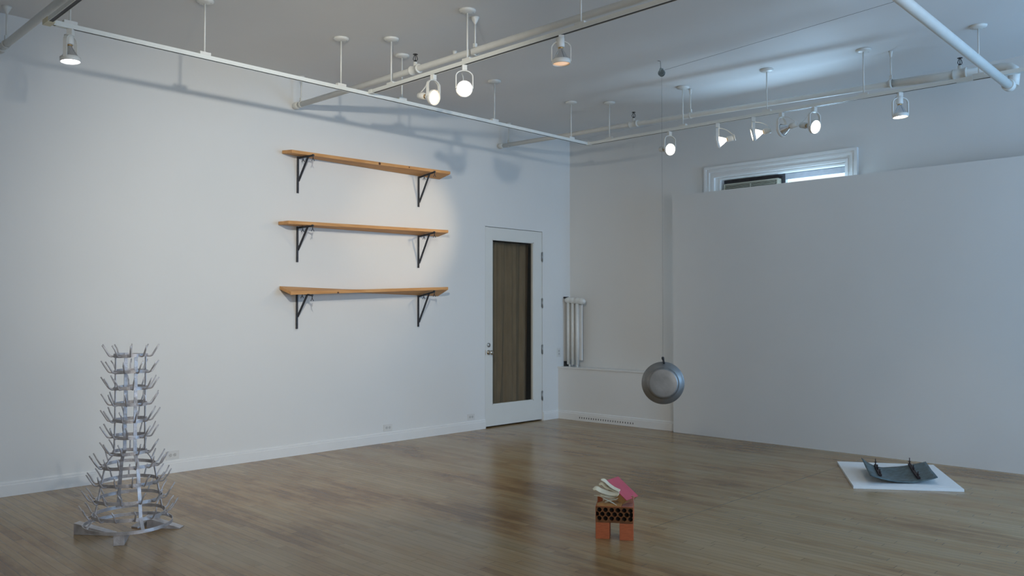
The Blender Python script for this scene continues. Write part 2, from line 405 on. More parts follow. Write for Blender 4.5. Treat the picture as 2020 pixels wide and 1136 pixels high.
# curtain hanging behind the glass
cu = MB(); rows = []
cx0, cx1 = 7.04, 8.04
for iz in range(25):
    z = 2.32 - iz * (2.27 / 24); row = []
    fz = iz / 24
    for ix in range(141):
        s = ix / 140
        x = cx0 + (cx1 - cx0) * s
        # overlap seam drifting left towards the hem
        seam = 0.47 - 0.10 * fz ** 2.2
        yy = 0.018 * math.sin(s * 26 + 0.8 * fz) + 0.010 * math.sin(s * 47 + 2.1 + 1.5 * fz) + 0.006 * math.sin(s * 90)
        if s > seam: yy += 0.040 * math.exp(-(s - seam) * 9) - 0.0
        if s > 0.86: yy += 0.10 * (s - 0.86) / 0.14
        row.append((x, YL + .165 + yy * (0.6 + 0.5 * fz), z))
    rows.append(row)
cu.grid(rows, 0.004, (0, 1, 0)); cu.sm = [True] * len(cu.f)
tag(cu.build('curtain', 'curtain', origin=(cx0, YL + .165, 0.05)), 'olive brown curtain hanging in folds behind the glass of the white door', 'curtain')

# ------------------------------------------------------------------ window over the partition
wn = bpy.data.objects.new('window_1', None); COL.objects.link(wn); wn.location = (XB, WY0, WZ0); struct(wn)
tr = MB(); xo = XB
def frame_loop(m, y0, y1, z0, z1, w_, x0, x1):
    m.box((x0, y0, z0), (x1, y0 + w_, z1)); m.box((x0, y1 - w_, z0), (x1, y1, z1)); m.box((x0, y0 + w_, z1 - w_), (x1, y1 - w_, z1)); m.box((x0, y0 + w_, z0), (x1, y1 - w_, z0 + w_))
YA, YB_, ZA = 3.405, 5.215, 3.143
frame_loop(tr, YA, YB_, 0.95, ZA, .030, xo - .045, xo)
frame_loop(tr, YA + .03, YB_ - .03, 0.98, ZA - .03, .020, xo - .032, xo)
frame_loop(tr, YA + .05, YB_ - .05, 1.00, ZA - .05, .018, xo - .040, xo)
frame_loop(tr, YA + .068, YB_ - .068, 1.018, ZA - .068, .052, xo - .022, xo)
frame_loop(tr, YA + .10, YB_ - .10, 1.05, ZA - .105, .028, xo - .034, xo)
tr.build('window_trim', 'trim', wn)
rv = MB(); frame_loop(rv, WY0 - .002, WY1 + .002, WZ0, WZ1, .018, XB - .01, XB + .118); rv.build('window_jamb', 'trim', wn)
MY = 4.249
fr = MB(); frame_loop(fr, WY0 + .018, WY1 - .018, WZ0 + .018, WZ1 - .018, .022, XB + .07, XB + .10)
fr.box((XB + .065, MY - .002, WZ0 + .018), (XB + .10, MY + .022, WZ1 - .018)); fr.build('window_frame', 'frame_dark', wn)
MB().box((XB + .066, WY0 + .030, 2.908), (XB + .092, MY - .004, 2.972)).build('blind_cassette', M['blind'], wn)
wp = MB(); wp.box((XB + .072, WY0 + .030, 2.4), (XB + .092, WY0 + .045, 2.972)); wp.box((XB + .072, MY - .03, 1.2), (XB + .092, MY - .004, 2.972)); wp.build('sash', 'trim', wn)
MB().box((XB + .080, WY0 + .04, WZ0 + .02), (XB + .084, MY - .01, 2.91)).build('glass_pane', 'glass', wn)
MB().box((XB + .080, MY + .02, 2.42), (XB + .086, WY1 - .04, WZ1 - .03)).build('dark_panel', 'frame_dark', wn)
# air conditioner in the left half
ac = thing('air_conditioner', (XB + .05, 4.65, 2.45), 'beige louvred window air conditioner in the left half of the back window', 'air conditioner')
ya, yb, za, zb_ = MY + .05, WY1 - .055, 2.45, 2.925
c_ = MB(); c_.box((XB + .02, ya, za), (XB + .34, yb, zb_)); 
frame_loop(c_, ya, yb, za, zb_, .015, XB - .005, XB + .02); c_.build('casing', 'ac', ac)
MB().box((XB + .012, ya + .02, za + .02), (XB + .0195, yb - .02, zb_ - .02)).build('grille_backing', 'ac_dark', ac)
lv = MB()
for k in range(32):
    z = zb_ - .024 - k * .0135
    lv.prism([(XB - .002, ya + .022, z), (XB + .010, ya + .022, z + .005), (XB + .011, ya + .022, z + .002), (XB - .001, ya + .022, z - .004)], (0, yb - ya - .044, 0))
lv.box((XB - .003, (ya + yb) / 2 - .006, za + .02), (XB + .01, (ya + yb) / 2 + .006, zb_ - .02))
lv.build('louvres', 'ac', ac)

# ------------------------------------------------------------------ electrical plates
def outlet(c, horiz, label, n_ax=V((0, -1, 0)), ax=V((1, 0, 0)), grp=None, sw=False):
    c = V(c); o = thing('outlet_plate' if not sw else 'switch_plate', c, label, 'outlet' if not sw else 'wall plate', grp or 'wall outlets')
    hw, hh = (.060, .037) if horiz else (.037, .060)
    MB().obox(c + n_ax * .003, ax, n_ax, UP, hw, .003, hh).build('cover_plate', 'plastic', o, bevel=.002)
    for s in (-1, 1):
        cc = c + n_ax * .0068 + (ax * (s * .0195) if horiz else UP * (s * .0195))
        r = MB(); r.lathe([(.0165, -.001), (.0165, .001)], cc, n_ax, 20); rc = r.build('receptacle', 'outlet_face', o)
        sl = MB()
        for q in (-1, 1):
            d1 = UP if horiz else ax
            sl.obox(cc + n_ax * .0013 + d1 * (q * .006) + (ax if horiz else UP) * .002, ax, n_ax, UP, .0045 if horiz else .0012, .0004, .0012 if horiz else .0045)
        sl.obox(cc + n_ax * .0013 - (ax if horiz else UP) * .009, ax, n_ax, UP, .002, .0004, .002)
        sl.build('slots', 'slot', rc)
    return o
outlet((3.162, YL, .158), True, 'white double outlet on the long wall beside the bottle rack')
outlet((5.544, YL, .160), True, 'white double outlet low on the long wall, midway between bottle rack and door')
outlet((6.786, YL, .163), True, 'white double outlet low on the wall just left of the glazed door')
outlet((8.392, YL, .881), False, 'small upright wall outlet between the door and the corner radiator', sw=False)

# ------------------------------------------------------------------ slim white radiator in the corner
rd = thing('radiator', (8.52, 7.15, .693), 'slim white painted tube radiator standing on the ledge in the corner', 'radiator')
ys = [7.262, 7.185, 7.108]
for i, y in enumerate(ys):
    m = MB(); m.tube([(8.50, y, .72), (8.50, y, 1.58)], .0235, 18); m.build('radiator_tube', 'pipe', rd)
m = MB(); pts = []; rr = []
for i in range(41):
    s = i / 40; y = 7.325 - s * (7.325 - 6.975)
    end = min(1, math.sqrt(max(0, 1 - (2 * abs(s - .5)) ** 10)))
    pts.append((8.505, y, 1.585 - .02 * s)); rr.append(max(.004, (.042 + .003 * math.cos((y - 7.262) / .077 * 2 * math.pi)) * end))
m.tube(pts, rr, 18); m.build('radiator_header', 'pipe', rd)
m = MB(); m.box((8.535, 7.06, .78), (8.555, 7.325, 1.56)); m.build('rear_plate', 'trim', rd)
m = MB(); m.box((8.485, 7.30, 1.61), (8.55, 7.338, 1.632)); m.build('support_bracket', 'black', rd)
m = MB(); m.box((8.49, 7.305, .693), (8.55, 7.338, .76)); m.build('support_bracket', 'black', rd)
for y in (7.11, 7.24): m = MB(); m.box((8.49, y - .008, .693), (8.51, y + .008, .725)); m.build('foot', 'pipe', rd)
m = MB(); 

# ------------------------------------------------------------------ sprinkler and supply pipes
def pipe_thing(label, path, r, name='sprinkler_pipe', extra=()):
    o = thing(name, path[0], label, 'pipe', 'painted pipes under the ceiling')
    MB().tube(path, r, 20).build('pipe_run', 'pipe', o)
    return o
def hanger(par, x, y, zp, r, top_r=.035):
    m = MB(); m.lathe([(top_r, 0), (top_r * .8, -.018), (.010, -.05), (.007, -.06)], (x, y, ZC), (0, 0, 1), 16)
    m.tube([(x, y, ZC - .05), (x, y, zp + r + .02)], .007, 10)
    m.obox((x, y, zp + r + .022), (1, 0, 0), (0, 1, 0), UP, .012, .012, .016)
    m.lathe([(r + .001, -.012), (r + .006, -.012), (r + .006, .012), (r + .001, .012)], (x, y, zp), (0, 1, 0), 20, caps=False)
    return m.build('pipe_hanger', 'pipe', par)
def tee(par, c, r):
    c = V(c); m = MB()
    m.lathe([(r + .002, -.055), (r + .013, -.055), (r + .013, -.042), (r + .008, -.040), (r + .008, .040), (r + .013, .042), (r + .013, .055), (r + .002, .055)], c, (0, 1, 0), 20)
    m.tube([c, c + UP * (r + .038)], .018, 14); m.build('tee_fitting', 'pipe', par)
def sprinkler(par, c):
    c = V(c); o = MB().lathe([(.014, -.012), (.014, 0), (.010, .002)], c, UP, 14).build('sprinkler_head', 'pipe', par, origin=c)
    m = MB(); m.lathe([(.010, 0), (.012, .006), (.012, .014), (.006, .016), (.006, .022)], c, UP, 14); m.build('nozzle', 'black', o)
    m = MB(); m.tube([c + V((0, 0, .012)) + CR * .008, c + V((0, 0, .030)) + CR * .019, c + V((0, 0, .055)) + CR * .012, c + V((0, 0, .072)), c + V((0, 0, .055)) - CR * .012, c + V((0, 0, .030)) - CR * .019, c + V((0, 0, .012)) - CR * .008], .0030, 8); m.build('frame_arms', 'black', o)
    m = MB(); m.tube([c + V((0, 0, .018)), c + V((0, 0, .070))], .003, 8); m.build('glass_bulb', 'black', o)
    m = MB(); m.lathe([(.021, .070), (.021, .073), (.008, .077)], c, UP, 18); m.build('deflector', 'black', o)
    return o
zM = 3.505
pM = pipe_thing('white sprinkler pipe running above the middle lighting track', [(4.36, 7.32, 3.50), (4.42, 5.5, 3.505), (4.47, 1.0, 3.505), (4.47, -2.4, 3.505)], .027)
MB().lathe([(.034, -.03), (.036, 0), (.036, .03), (.030, .045), (.012, .05)], (4.36, 7.29, 3.50), (0, 1, 0), 18).build('end_cap', 'pipe', pM)
hanger(pM, 4.365, 7.22, 3.50, .027); hanger(pM, 4.442, 4.765, 3.505, .027); tee(pM, (4.42, 5.49, 3.505), .027)
sprinkler(pM, (4.42, 5.49, 3.565))
pB = pipe_thing('white sprinkler pipe along the back wall above the row of spotlights', [(7.25, 7.32, 3.505), (7.40, 5.5, 3.505), (7.56, 3.8, 3.49), (7.66, 2.7, 3.485), (7.74, 1.88, 3.470)], .026)
MB().tube([(7.655, 2.75, 3.485), (7.74, 1.88, 3.470)], .036, 20).build('wide_pipe_run', 'pipe', pB)
MB().lathe([(.032, -.03), (.034, 0), (.034, .03), (.012, .04)], (7.25, 7.29, 3.505), (0, 1, 0), 18).build('end_cap', 'pipe', pB)
hanger(pB, 7.27, 7.18, 3.505, .026); hanger(pB, 7.48, 4.70, 3.50, .026, .02); hanger(pB, 7.645, 2.72, 3.485, .036, .02)
tee(pB, (7.41, 5.38, 3.505), .026); tee(pB, (7.705, 2.17, 3.475), .034)
sprinkler(pB, (7.41, 5.38, 3.563))
sprinkler(pB, (7.705, 2.17, 3.540))
MB().tube([(7.74, 1.95, 3.47), (7.742, 1.86, 3.468), (7.735, 1.805, 3.455), (7.72, 1.775, 3.43), (7.70, 1.765, 3.39), (7.675, 1.765, 3.285)], [.041, .045, .046, .046, .045, .040], 20).build('elbow_fitting', 'pipe', pB)
pF = pipe_thing('thick white feed pipe crossing the upper right towards the camera', [(7.60, 1.775, 3.275), (5.0, 1.722, 3.275), (1.0, 1.64, 3.275), (-2.4, 1.57, 3.275)], .035, 'feed_pipe')
MB().lathe([(.044, -.05), (.047, -.045), (.047, .0), (.044, .035), (.025, .045)], (7.585, 1.775, 3.275), (1, 0.02, 0), 20).build('end_cap', 'pipe', pF)
pL = pipe_thing('white sprinkler pipe crossing the upper left corner of the ceiling', [(1.765, 7.33, 3.490), (1.765, 1.5, 3.490), (1.765, -2.4, 3.490)], .027)
MB().lathe([(.034, -.04), (.036, 0), (.036, .03), (.014, .04)], (1.765, 7.30, 3.49), (0, 1, 0), 18).build('end_cap', 'pipe', pL)
hanger(pL, 1.765, 7.16, 3.49, .027)

# ------------------------------------------------------------------ lighting tracks
ZT = 3.335; TH = .030; TW = .0175
def track(label, a, b, sdir, grp=None):
    a, b = V(a), V(b); t = (b - a).normalized(); s = V(sdir); o = thing('lighting_track', a, label, 'track', grp or 'lighting tracks under the ceiling')
    L_ = (b - a).length; c = (a + b) / 2
    m = MB(); m.obox(c + UP * (TH * .65), t, s, UP, L_ / 2, TW, TH * .35)
    for q in (-1, 1): m.obox(c + s * (q * (TW - .0022)) + UP * (TH * .15), t, s, UP, L_ / 2, .0022, TH * .17)
    m.build('track_rail', 'track', o)
    MB().obox(c + UP * (TH * .10), t, s, UP, L_ / 2 - .03, TW - .0046, TH * .04).build('track_slot', 'slot', o)
    return o
tL = track('white lighting track hung in front of the long left wall', (1.725, 5.955, ZT), (7.33, 5.955, ZT), (0, 1, 0))
tM = track('white lighting track running down the middle of the room', (4.275, 5.93, 3.350), (4.275, -1.5, 3.350), (1, 0, 0))
tN = track('white lighting track leaving the upper left corner of the view', (1.705, 5.93, ZT), (1.705, -1.5, ZT), (1, 0, 0))
tB = track('white lighting track along the back wall carrying six spotlights', (7.315, 5.93, ZT), (7.475, 1.0, ZT), (1, 0, 0))
def connector(par, c, dims): 
    MB().box((c[0] - dims[0], c[1] - dims[1], ZT - .002), (c[0] + dims[0], c[1] + dims[1], ZT + TH + .002)).build('track_connector', 'fixture_cream' if par is tN else 'track', par)
connector(tN, (1.708, 5.945), (.024, .05)); connector(tL, (1.80, 5.955), (.05, .0185)); ZT = 3.350; connector(tM, (4.275, 5.912), (.022, .024)); ZT = 3.335; connector(tB, (7.32, 5.945), (.03, .035)); connector(tB, (7.46, 1.63), (.022, .16)); connector(tB, (7.44, 2.06), (.0185, .06))
def hang_rod(x, y, label, along=(1, 0, 0)):
    o = thing('track_hanger', (x, y, ZC), label, 'hanger', 'ceiling rods holding the lighting tracks')
    m = MB(); m.lathe([(.066, 0), (.064, -.012), (.050, -.020), (.012, -.026)], (x, y, ZC), UP, 28); m.build('ceiling_canopy', 'fixture', o)
    for q in (-1, 1): MB().lathe([(.004, 0), (.004, -.006)], (x + q * .045 * CR.x, y + q * .045 * CR.y, ZC - .016), UP, 8).build('canopy_screw', 'steel', o)
    m = MB(); m.tube([(x, y, ZC - .02), (x, y, ZT + TH + .015)], .0065, 12); m.build('rod', 'fixture', o)
    al = V(along); m = MB(); m.obox((x, y, ZT + TH + .010), al, al.cross(UP), UP, .042, .019, .011); m.build('track_clip', 'fixture', o)
    return o
for x, s in ((1.84, 'topmost left, above the cold white lamp'), (2.774, 'second from the left on the long wall track'), (3.983, 'third from the left on the long wall track'),
             (4.64, 'on the wall track just right of the track junction'), (5.821, 'second from the corner on the wall track'), (7.02, 'on the wall track nearest the corner')):
    hang_rod(x, 5.955, 'white ceiling rod holding the track, ' + s)
for y, s in ((5.655, 'on the middle track at the junction'), (4.69, 'on the middle track above the bright round spotlight'), (3.55, 'on the middle track above the downward spotlight'), (2.4, 'on the middle track out towards the camera')):
    ZT = 3.350
    if y > 3: hang_rod(4.290, y, 'white ceiling rod holding the track, ' + s, (0, 1, 0))
ZT = 3.335
for x, y, s in ((7.335, 5.66, 'on the back track nearest the corner'), (7.358, 4.715, 'on the back track above the left spotlights'), (7.392, 3.79, 'on the back track above the middle spotlights'),
                (7.43, 2.88, 'on the back track left of the downward end spotlight'), (7.458, 1.96, 'on the back track behind the thick feed pipe')):
    hang_rod(x, y, 'white ceiling rod holding the track, ' + s, (0, 1, 0))

# ------------------------------------------------------------------ spotlights
def spotlight(x, y, aim, label, drop=.185, lens='lens_hot', power=0, color=(1, .80, .58), angle=60, blend=.6, cream=False, yoke_dir=None, cone='silver', cap=False):
    aim = V(aim).normalized(); piv = V((x, y, ZT - drop)); o = thing('track_spotlight', (x, y, ZT), label, 'spotlight', 'spotlights on the lighting tracks')
    fx = 'fixture_cream' if cream else 'fixture'
    hz = V((aim.x, aim.y, 0)); hz = hz.normalized() if hz.length > .2 else V(yoke_dir).normalized()
    side = hz.cross(UP).normalized()
    m = MB(); m.obox((x, y, ZT - .0225), side, hz, UP, .019, .019, .021); m.build('track_adapter', fx, o, bevel=.003)
    # yoke
    W_ = .066; top = ZT - .046; path = []
    path.append(piv + side * W_)
    for k in range(13):
        an = math.pi * k / 12
        path.append(V((x, y, top - .045)) + side * (W_ * math.cos(an)) + UP * (.045 * math.sin(an)))
    path.append(piv - side * W_)
    m = MB(); m.ribbon(path, (hz + side * .0).normalized(), .0125, .0065); m.tube([V((x, y, top - .002)), V((x, y, ZT - .03))], .008, 10)
    m.build('yoke', fx, o)
    # ring, bulb, lens, socket
    m = MB(); m.lathe([(.0600, -.014), (.0635, -.012), (.0635, .016), (.0605, .018), (.0600, .010), (.0600, -.014)], piv, aim, 36, caps=False); m.build('lamp_ring', fx, o)
    m = MB(); m.lathe([(.016, -.090), (.020, -.078), (.034, -.055), (.050, -.022), (.058, .000), (.059, .006)], piv, aim, 36, caps=False)
    b = m.build('bulb', cone, o)
    m = MB(); m.lathe([(.0585, .004), (.052, .010), (.035, .015), (.012, .018)], piv, aim, 36); m.build('bulb_lens', lens, b)
    m = MB(); m.lathe([(.0175, -.100), (.0185, -.090)], piv, aim, 20); m.build('bulb_collar', 'brass', b)
    m = MB(); m.lathe([(.022, -.168), (.029, -.165), (.029, -.105), (.024, -.098)], piv, aim, 24)
    if cap: m.lathe([(.030, -.174), (.034, -.170), (.034, -.162), (.026, -.158)], piv, aim, 24)
    m.build('socket', fx, o)
    tail = piv - aim * .155 + UP * (.024 if abs(aim.z) < .8 else 0) + (side * .02 if abs(aim.z) > .8 else V((0, 0, 0)))
    a0 = V((x, y, top)); mid = (a0 + tail) / 2
    pts = []
    for k in range(11):
        s = k / 10; p = a0.lerp(tail, s); p = p + UP * (.022 * math.sin(math.pi * s)) + side * (.012 * math.sin(2 * math.pi * s)); pts.append(p)
    m = MB(); m.tube(pts, .0042, 8); m.build('cord', fx, o)
    if power:
        l = bpy.data.lights.new('lamp_beam', 'SPOT'); l.energy = power; l.color = color; l.spot_size = math.radians(angle); l.spot_blend = blend; l.shadow_soft_size = .045
        lo_ = bpy.data.objects.new('lamp_beam', l); COL.objects.link(lo_); lo_.parent = o
        lo_.location = piv + aim * .07 - V(o.location); lo_.rotation_euler = aim.to_track_quat('-Z', 'Y').to_euler()
    return o
FWc = V((CF.x, CF.y, .027))
def camdir(r_, u_, t_): return (CR * r_ + UP * u_ - FWc * t_)
WARM = (1.0, .78, .52); COOLW = (0.93, .95, 1.0)
spotlight(1.845, 5.955, (.05, -.06, -1), 'cold white spotlight pointing straight down at the far left, above the bottle rack', drop=.205, lens='lens_cold', power=22, color=COOLW, angle=75, cream=False, yoke_dir=CR)
ZT = 3.350
spotlight(4.275, 5.078, camdir(.74, -.22, .60), 'spotlight on the middle track turned right with its socket showing at left', lens='lens_mid', power=16, color=WARM, angle=45)
spotlight(4.275, 4.708, camdir(.22, -.22, .9), 'dazzling round spotlight on the middle track facing the camera', lens='lens_hot', power=20, color=WARM, angle=45)
spotlight(4.275, 3.714, (.03, -.03, -1), 'spotlight on the middle track pointing straight down with an amber lens', lens='lens_dim', power=14, color=WARM, angle=28, yoke_dir=-CF)
ZT = 3.335
spotlight(7.350, 4.875, camdir(.38, -.16, .85), 'leftmost spotlight on the back track, bright face towards the camera', drop=.19, lens='lens_hot', power=16, color=WARM, angle=45)
spotlight(7.365, 4.312, (-1.55, 3.03, -.78), 'second spotlight on the back track, turned left, with a disc-ended socket', drop=.19, lens='lens_hot', power=95, color=WARM, angle=29, blend=.75, cone='cone_hot', cap=True)
spotlight(7.378, 3.927, (-2.1, 3.4, -.95), 'third spotlight on the back track, turned left, lit cream socket', drop=.17, lens='lens_hot', power=85, color=WARM, angle=40, blend=.9, cone='cone_hot')
spotlight(7.388, 3.640, camdir(-.60, -.22, -.75), 'unlit spotlight on the back track, fourth from the left', drop=.17, lens='lens_off')
spotlight(7.398, 3.322, camdir(.42, -.26, .82), 'large glaring spotlight on the back track above the right of the window', drop=.185, lens='lens_hot', power=18, color=WARM, angle=45)
spotlight(7.420, 2.566, (.0, -.05, -1), 'rightmost spotlight on the back track, pointing straight down', drop=.20, lens='lens_hot', power=20, color=WARM, angle=60, yoke_dir=-CF)
# the flood that washes the long wall hangs on the left track, just outside the view
spotlight(1.720, 2.530, (3.15, 4.8, -1.60), 'flood spotlight on the left track washing the long wall', drop=.185, lens='lens_hot', power=430, color=(1.0, .96, .87), angle=78, blend=1.0)

# small hook on the ceiling by the middle pipe
m = MB(); m.lathe([(.020, 0), (.020, -.02), (.012, -.035), (.010, -.045)], (4.90, 5.524, ZC), UP, 14)
tag(m.build('ceiling_cap', 'fixture', origin=(4.90, 5.524, ZC)), 'small white cap screwed to the ceiling beside the middle pipe', 'cap')

# ------------------------------------------------------------------ shelves
def shelf(key, label, zl, zr, fl, fr_, tw, knots):
    """zl, zr: underside height at the wall left and right; fl, fr_: (x, y, z) of the front underside corners"""
    (xl, zl_), (xr, zr_) = zl, zr; yw = YL - .010; tk = .032
    W0, W1, F0, F1 = V((xl, yw, zl_)), V((xr, yw, zr_)), V(fl), V(fr_)
    o = thing('wall_shelf', (xl, YL, zl_), label, 'shelf', 'board shelves clamped to brackets on the long wall')
    rows = []
    nu = 33
    for j in range(7):
        v = j / 6; row = []
        for i in range(nu):
            u = i / (nu - 1); A = W0.lerp(W1, u); B = F0.lerp(F1, u)
            p = A.lerp(B, v); p.z += tw * math.sin(math.pi * u) + tk; row.append(p)
        rows.append(row)
    m = MB(); m.grid(rows, tk)
    b = m.build('board', wood_mat('pine_board_' + key, (.68, .37, .15), (.52, .25, .085), knots), o, bevel=.002)
    return o, W0, W1, F0, F1, tw
def zund(S, u, v):
    _, W0, W1, F0, F1, tw = S
    return (W0.lerp(W1, u).lerp(F0.lerp(F1, u), v)).z + tw * math.sin(math.pi * u)
S = []
S.append(shelf('a', 'topmost of three pine board shelves on the long wall, level', (4.222, 3.004), (6.272, 2.978), (4.222, 7.148, 2.986), (6.272, 7.143, 3.019), -.004,
               [(1.05, -.2, 0.010, .016), (1.45, -.2, 0.020, .009)]))
S.append(shelf('b', 'middle of three pine board shelves, its front tipped slightly up', (4.187, 2.292), (6.251, 2.305), (4.187, 7.144, 2.288), (6.251, 7.152, 2.340), .0, []))
S.append(shelf('c', 'lowest of three pine board shelves, twisted so its left end sags forward', (4.206, 1.655), (6.253, 1.612), (4.215, 7.135, 1.598), (6.253, 7.155, 1.685), .0,
               [(.55, -.2, -.03, .014)]))
def wing_bolt(par, p, ln, top):
    p = V(p); m = MB()
    m.tube([(p.x, p.y, top), (p.x, p.y, p.z - ln)], .0042, 8)
    e = V((p.x, p.y, p.z - ln)); s = CR
    for q in (-1, 1): m.tube([e + UP * .006, e + s * (q * .010) - UP * .010, e + s * (q * .013) - UP * .020], .0032, 8)
    return m.build('wing_bolt', 'iron', par)
labs = {0: 'topmost shelf', 1: 'middle shelf', 2: 'lowest shelf'}
for k, (zt, zb) in enumerate(((3.000, 2.628), (2.286, 1.932), (1.606, 1.262))):
    for side_, x in (('left', 4.405), ('right', 5.966)):
        u = (x - 4.2) / 2.06
        hw = zund(S[k], u, 0.02); hf = zund(S[k], u, .99); zt_ = min(hw, zund(S[k], u, .15)) - .004
        br = thing('shelf_bracket', (x, YL, zb), f'black iron bracket under the {side_} end of the {labs[k]}', 'bracket', 'iron shelf brackets')
        m = MB(); m.box((x - .012, YL - .006, zb), (x + .012, YL, zt_)); m.box((x - .012, YL - .026, zb), (x - .007, YL - .006, zt_)); m.build('upright', 'iron', br)
        tip = V((x, 7.050, hf - .006)); root = V((x, YL - .006, zt_ - .002))
        m = MB(); tdir = (tip - root).normalized(); nn = tdir.cross(V((1, 0, 0)))
        m.obox((root + tip) / 2 - UP * .004, (1, 0, 0), tdir, nn, .009, (tip - root).length / 2, .003)
        m.obox((root + tip) / 2 - V((-.0, 0, .010)), (1, 0, 0), tdir, nn, .0022, (tip - root).length / 2, .008); m.build('arm', 'iron', br)
        a_ = root + (tip - root) * .66 - UP * .006; b_ = V((x, YL - .014, zb + (.12 if side_ == 'left' else .05)))
        m = MB(); dd = (b_ - a_).normalized(); m.obox((a_ + b_) / 2, (1, 0, 0), dd, dd.cross(V((1, 0, 0))), .0095, (b_ - a_).length / 2, .005); m.build('brace', 'iron', br)
        for q, (yy, ln) in enumerate(((7.245, .030), (7.062, .036))):
            s_ = (YL - yy) / (YL - 7.05); zz = root.z + (tip.z - root.z) * s_
            wing_bolt(br, (x, yy, zz - .008), ln, zz + .004)
        # clamp jaw hooked over the front edge
        m = MB(); m.box((x - .006, 7.055, tip.z - .004), (x + .006, 7.075, tip.z + .004)); m.tube([(x + .012, 7.085, tip.z - .002), (x + .045, 7.11, tip.z - .002)], .004, 8); m.build('clamp_jaw', 'iron', br)

# ------------------------------------------------------------------ bottle rack
RC = V((2.099, 5.521, 0)); TOC = V((-.355, -.935, 0)); TOR = V((.935 * 1, -.355, 0)); TOR = V((-TOC.y, TOC.x, 0))
if TOR.dot(CR) < 0: TOR = -TOR
def rp(ang, r, z): return RC + TOC * (r * math.cos(ang)) + TOR * (r * math.sin(ang)) + UP * z
rk = thing('bottle_rack', RC, 'tall cast silver metal bottle drying rack with rings of prongs, standing on wedges', 'bottle rack')
RZ = [1.158, 1.054, .948, .846, .741, .638, .534, .452, .345, .241, .142, .078]
RR = [.097, .097, .097, .097, .097, .098, .100, .155, .175, .195, .214, .262]
NP = [10, 9, 10, 9, 10, 9, 9, 14, 14, 14, 14, 0]
BH = .0105
ring_objs = []; prongs = []
for i, (z, r, n) in enumerate(zip(RZ, RR, NP)):
    m = MB(); seg = 56; vs = []; fs = []
    for k in range(seg):
        an = 2 * math.pi * k / seg; wob = 1 + .012 * math.sin(3 * an + i * 1.7); dz = .003 * math.sin(2 * an + i)
        for rr_, zz in ((r * wob, z - BH), (r * wob + .0045, z - BH), (r * wob + .0045, z + BH), (r * wob, z + BH)): vs.append(rp(an, rr_, zz + dz))
    for k in range(seg):
        a_, b_ = 4 * k, 4 * ((k + 1) % seg); fs += [(a_ + q, a_ + (q + 1) % 4, b_ + (q + 1) % 4, b_ + q) for q in range(4)]
    m.add(vs, fs); ro = m.build('ring', 'alu_cast', rk); ring_objs.append(ro)
    for k in range(n):
        an = 2 * math.pi * (k + (.0 if i % 2 == 0 else .5)) / n + .06 * i + random.uniform(-.06, .06)
        an = (an + math.pi) % (2 * math.pi) - math.pi
        prongs.append((abs(an), i, an, r, z))
order = sorted(range(len(prongs)), key=lambda q: prongs[q][0])
keep = set(order[:96]); rest = MB()
def prong(m, an, r, z, i):
    o_ = random.uniform(.94, 1.06)
    pts = [rp(an, r - .001, z - .004), rp(an, r + .022, z - .005), rp(an, r + .033, z - .001), rp(an, r + .041, z + .010), rp(an, r + .060 * o_, z + .040), rp(an + random.uniform(-.05, .05), r + .078 * o_, z + .070 * o_)]
    m.tube(pts, [.0050, .0050, .0052, .0050, .0046, .0042], 8)
for q, (_, i, an, r, z) in enumerate(prongs):
    if q in keep:
        m = MB(); prong(m, an, r, z, i); m.build('prong', 'alu_cast', ring_objs[i])
    else: prong(rest, an, r, z, i)
ro = rest.build('prong_rear', 'alu_cast', rk); ro['kind'] = 'stuff'
for j in range(4):
    an = math.radians(18.5) + j * math.pi / 2
    m = MB(); path = []; wd = []
    for i, (z, r) in enumerate(zip(RZ, RR)):
        zz = z + (.012 if i == 0 else (-.004 if i == 11 else 0)); rr_ = r - .004
        if i == 7: path.append(rp(an, .5 * (.100 + r), .5 * (RZ[6] + z))); wd.append(rp(an + math.pi / 2, 1, 0) - RC)
        if i == 11 and j == 2: continue
        path.append(rp(an, rr_, zz)); wd.append(rp(an + math.pi / 2, 1, 0) - RC)
    m.ribbon(path, wd, .0105, .005); m.build('upright_bar', 'alu_cast', rk)
def wedge(a, b, ha, hb, w_, name='wedge_foot'):
    a, b = V(a), V(b); t = (b - a).normalized(); s = t.cross(UP) * (w_ / 2)
    m = MB(); m.add([a - s, a + s, b + s, b - s, a - s + UP * ha, a + s + UP * ha, b + s * .9 + UP * hb, b - s * .9 + UP * hb],
                    [(0, 3, 2, 1), (4, 5, 6, 7), (0, 1, 5, 4), (1, 2, 6, 5), (2, 3, 7, 6), (3, 0, 4, 7)])
    return m.build(name, 'alu_cast', rk, bevel=.002)
wedge((1.960, 5.310, 0), (2.085, 5.545, 0), .068, .010, .062)
wedge((1.875, 5.800, 0), (2.040, 5.595, 0), .074, .012, .062)
wedge((2.270, 5.625, 0), (2.417, 5.455, 0), .068, .006, .066)
wedge((2.365, 5.735, 0), (2.190, 5.665, 0), .070, .010, .062)

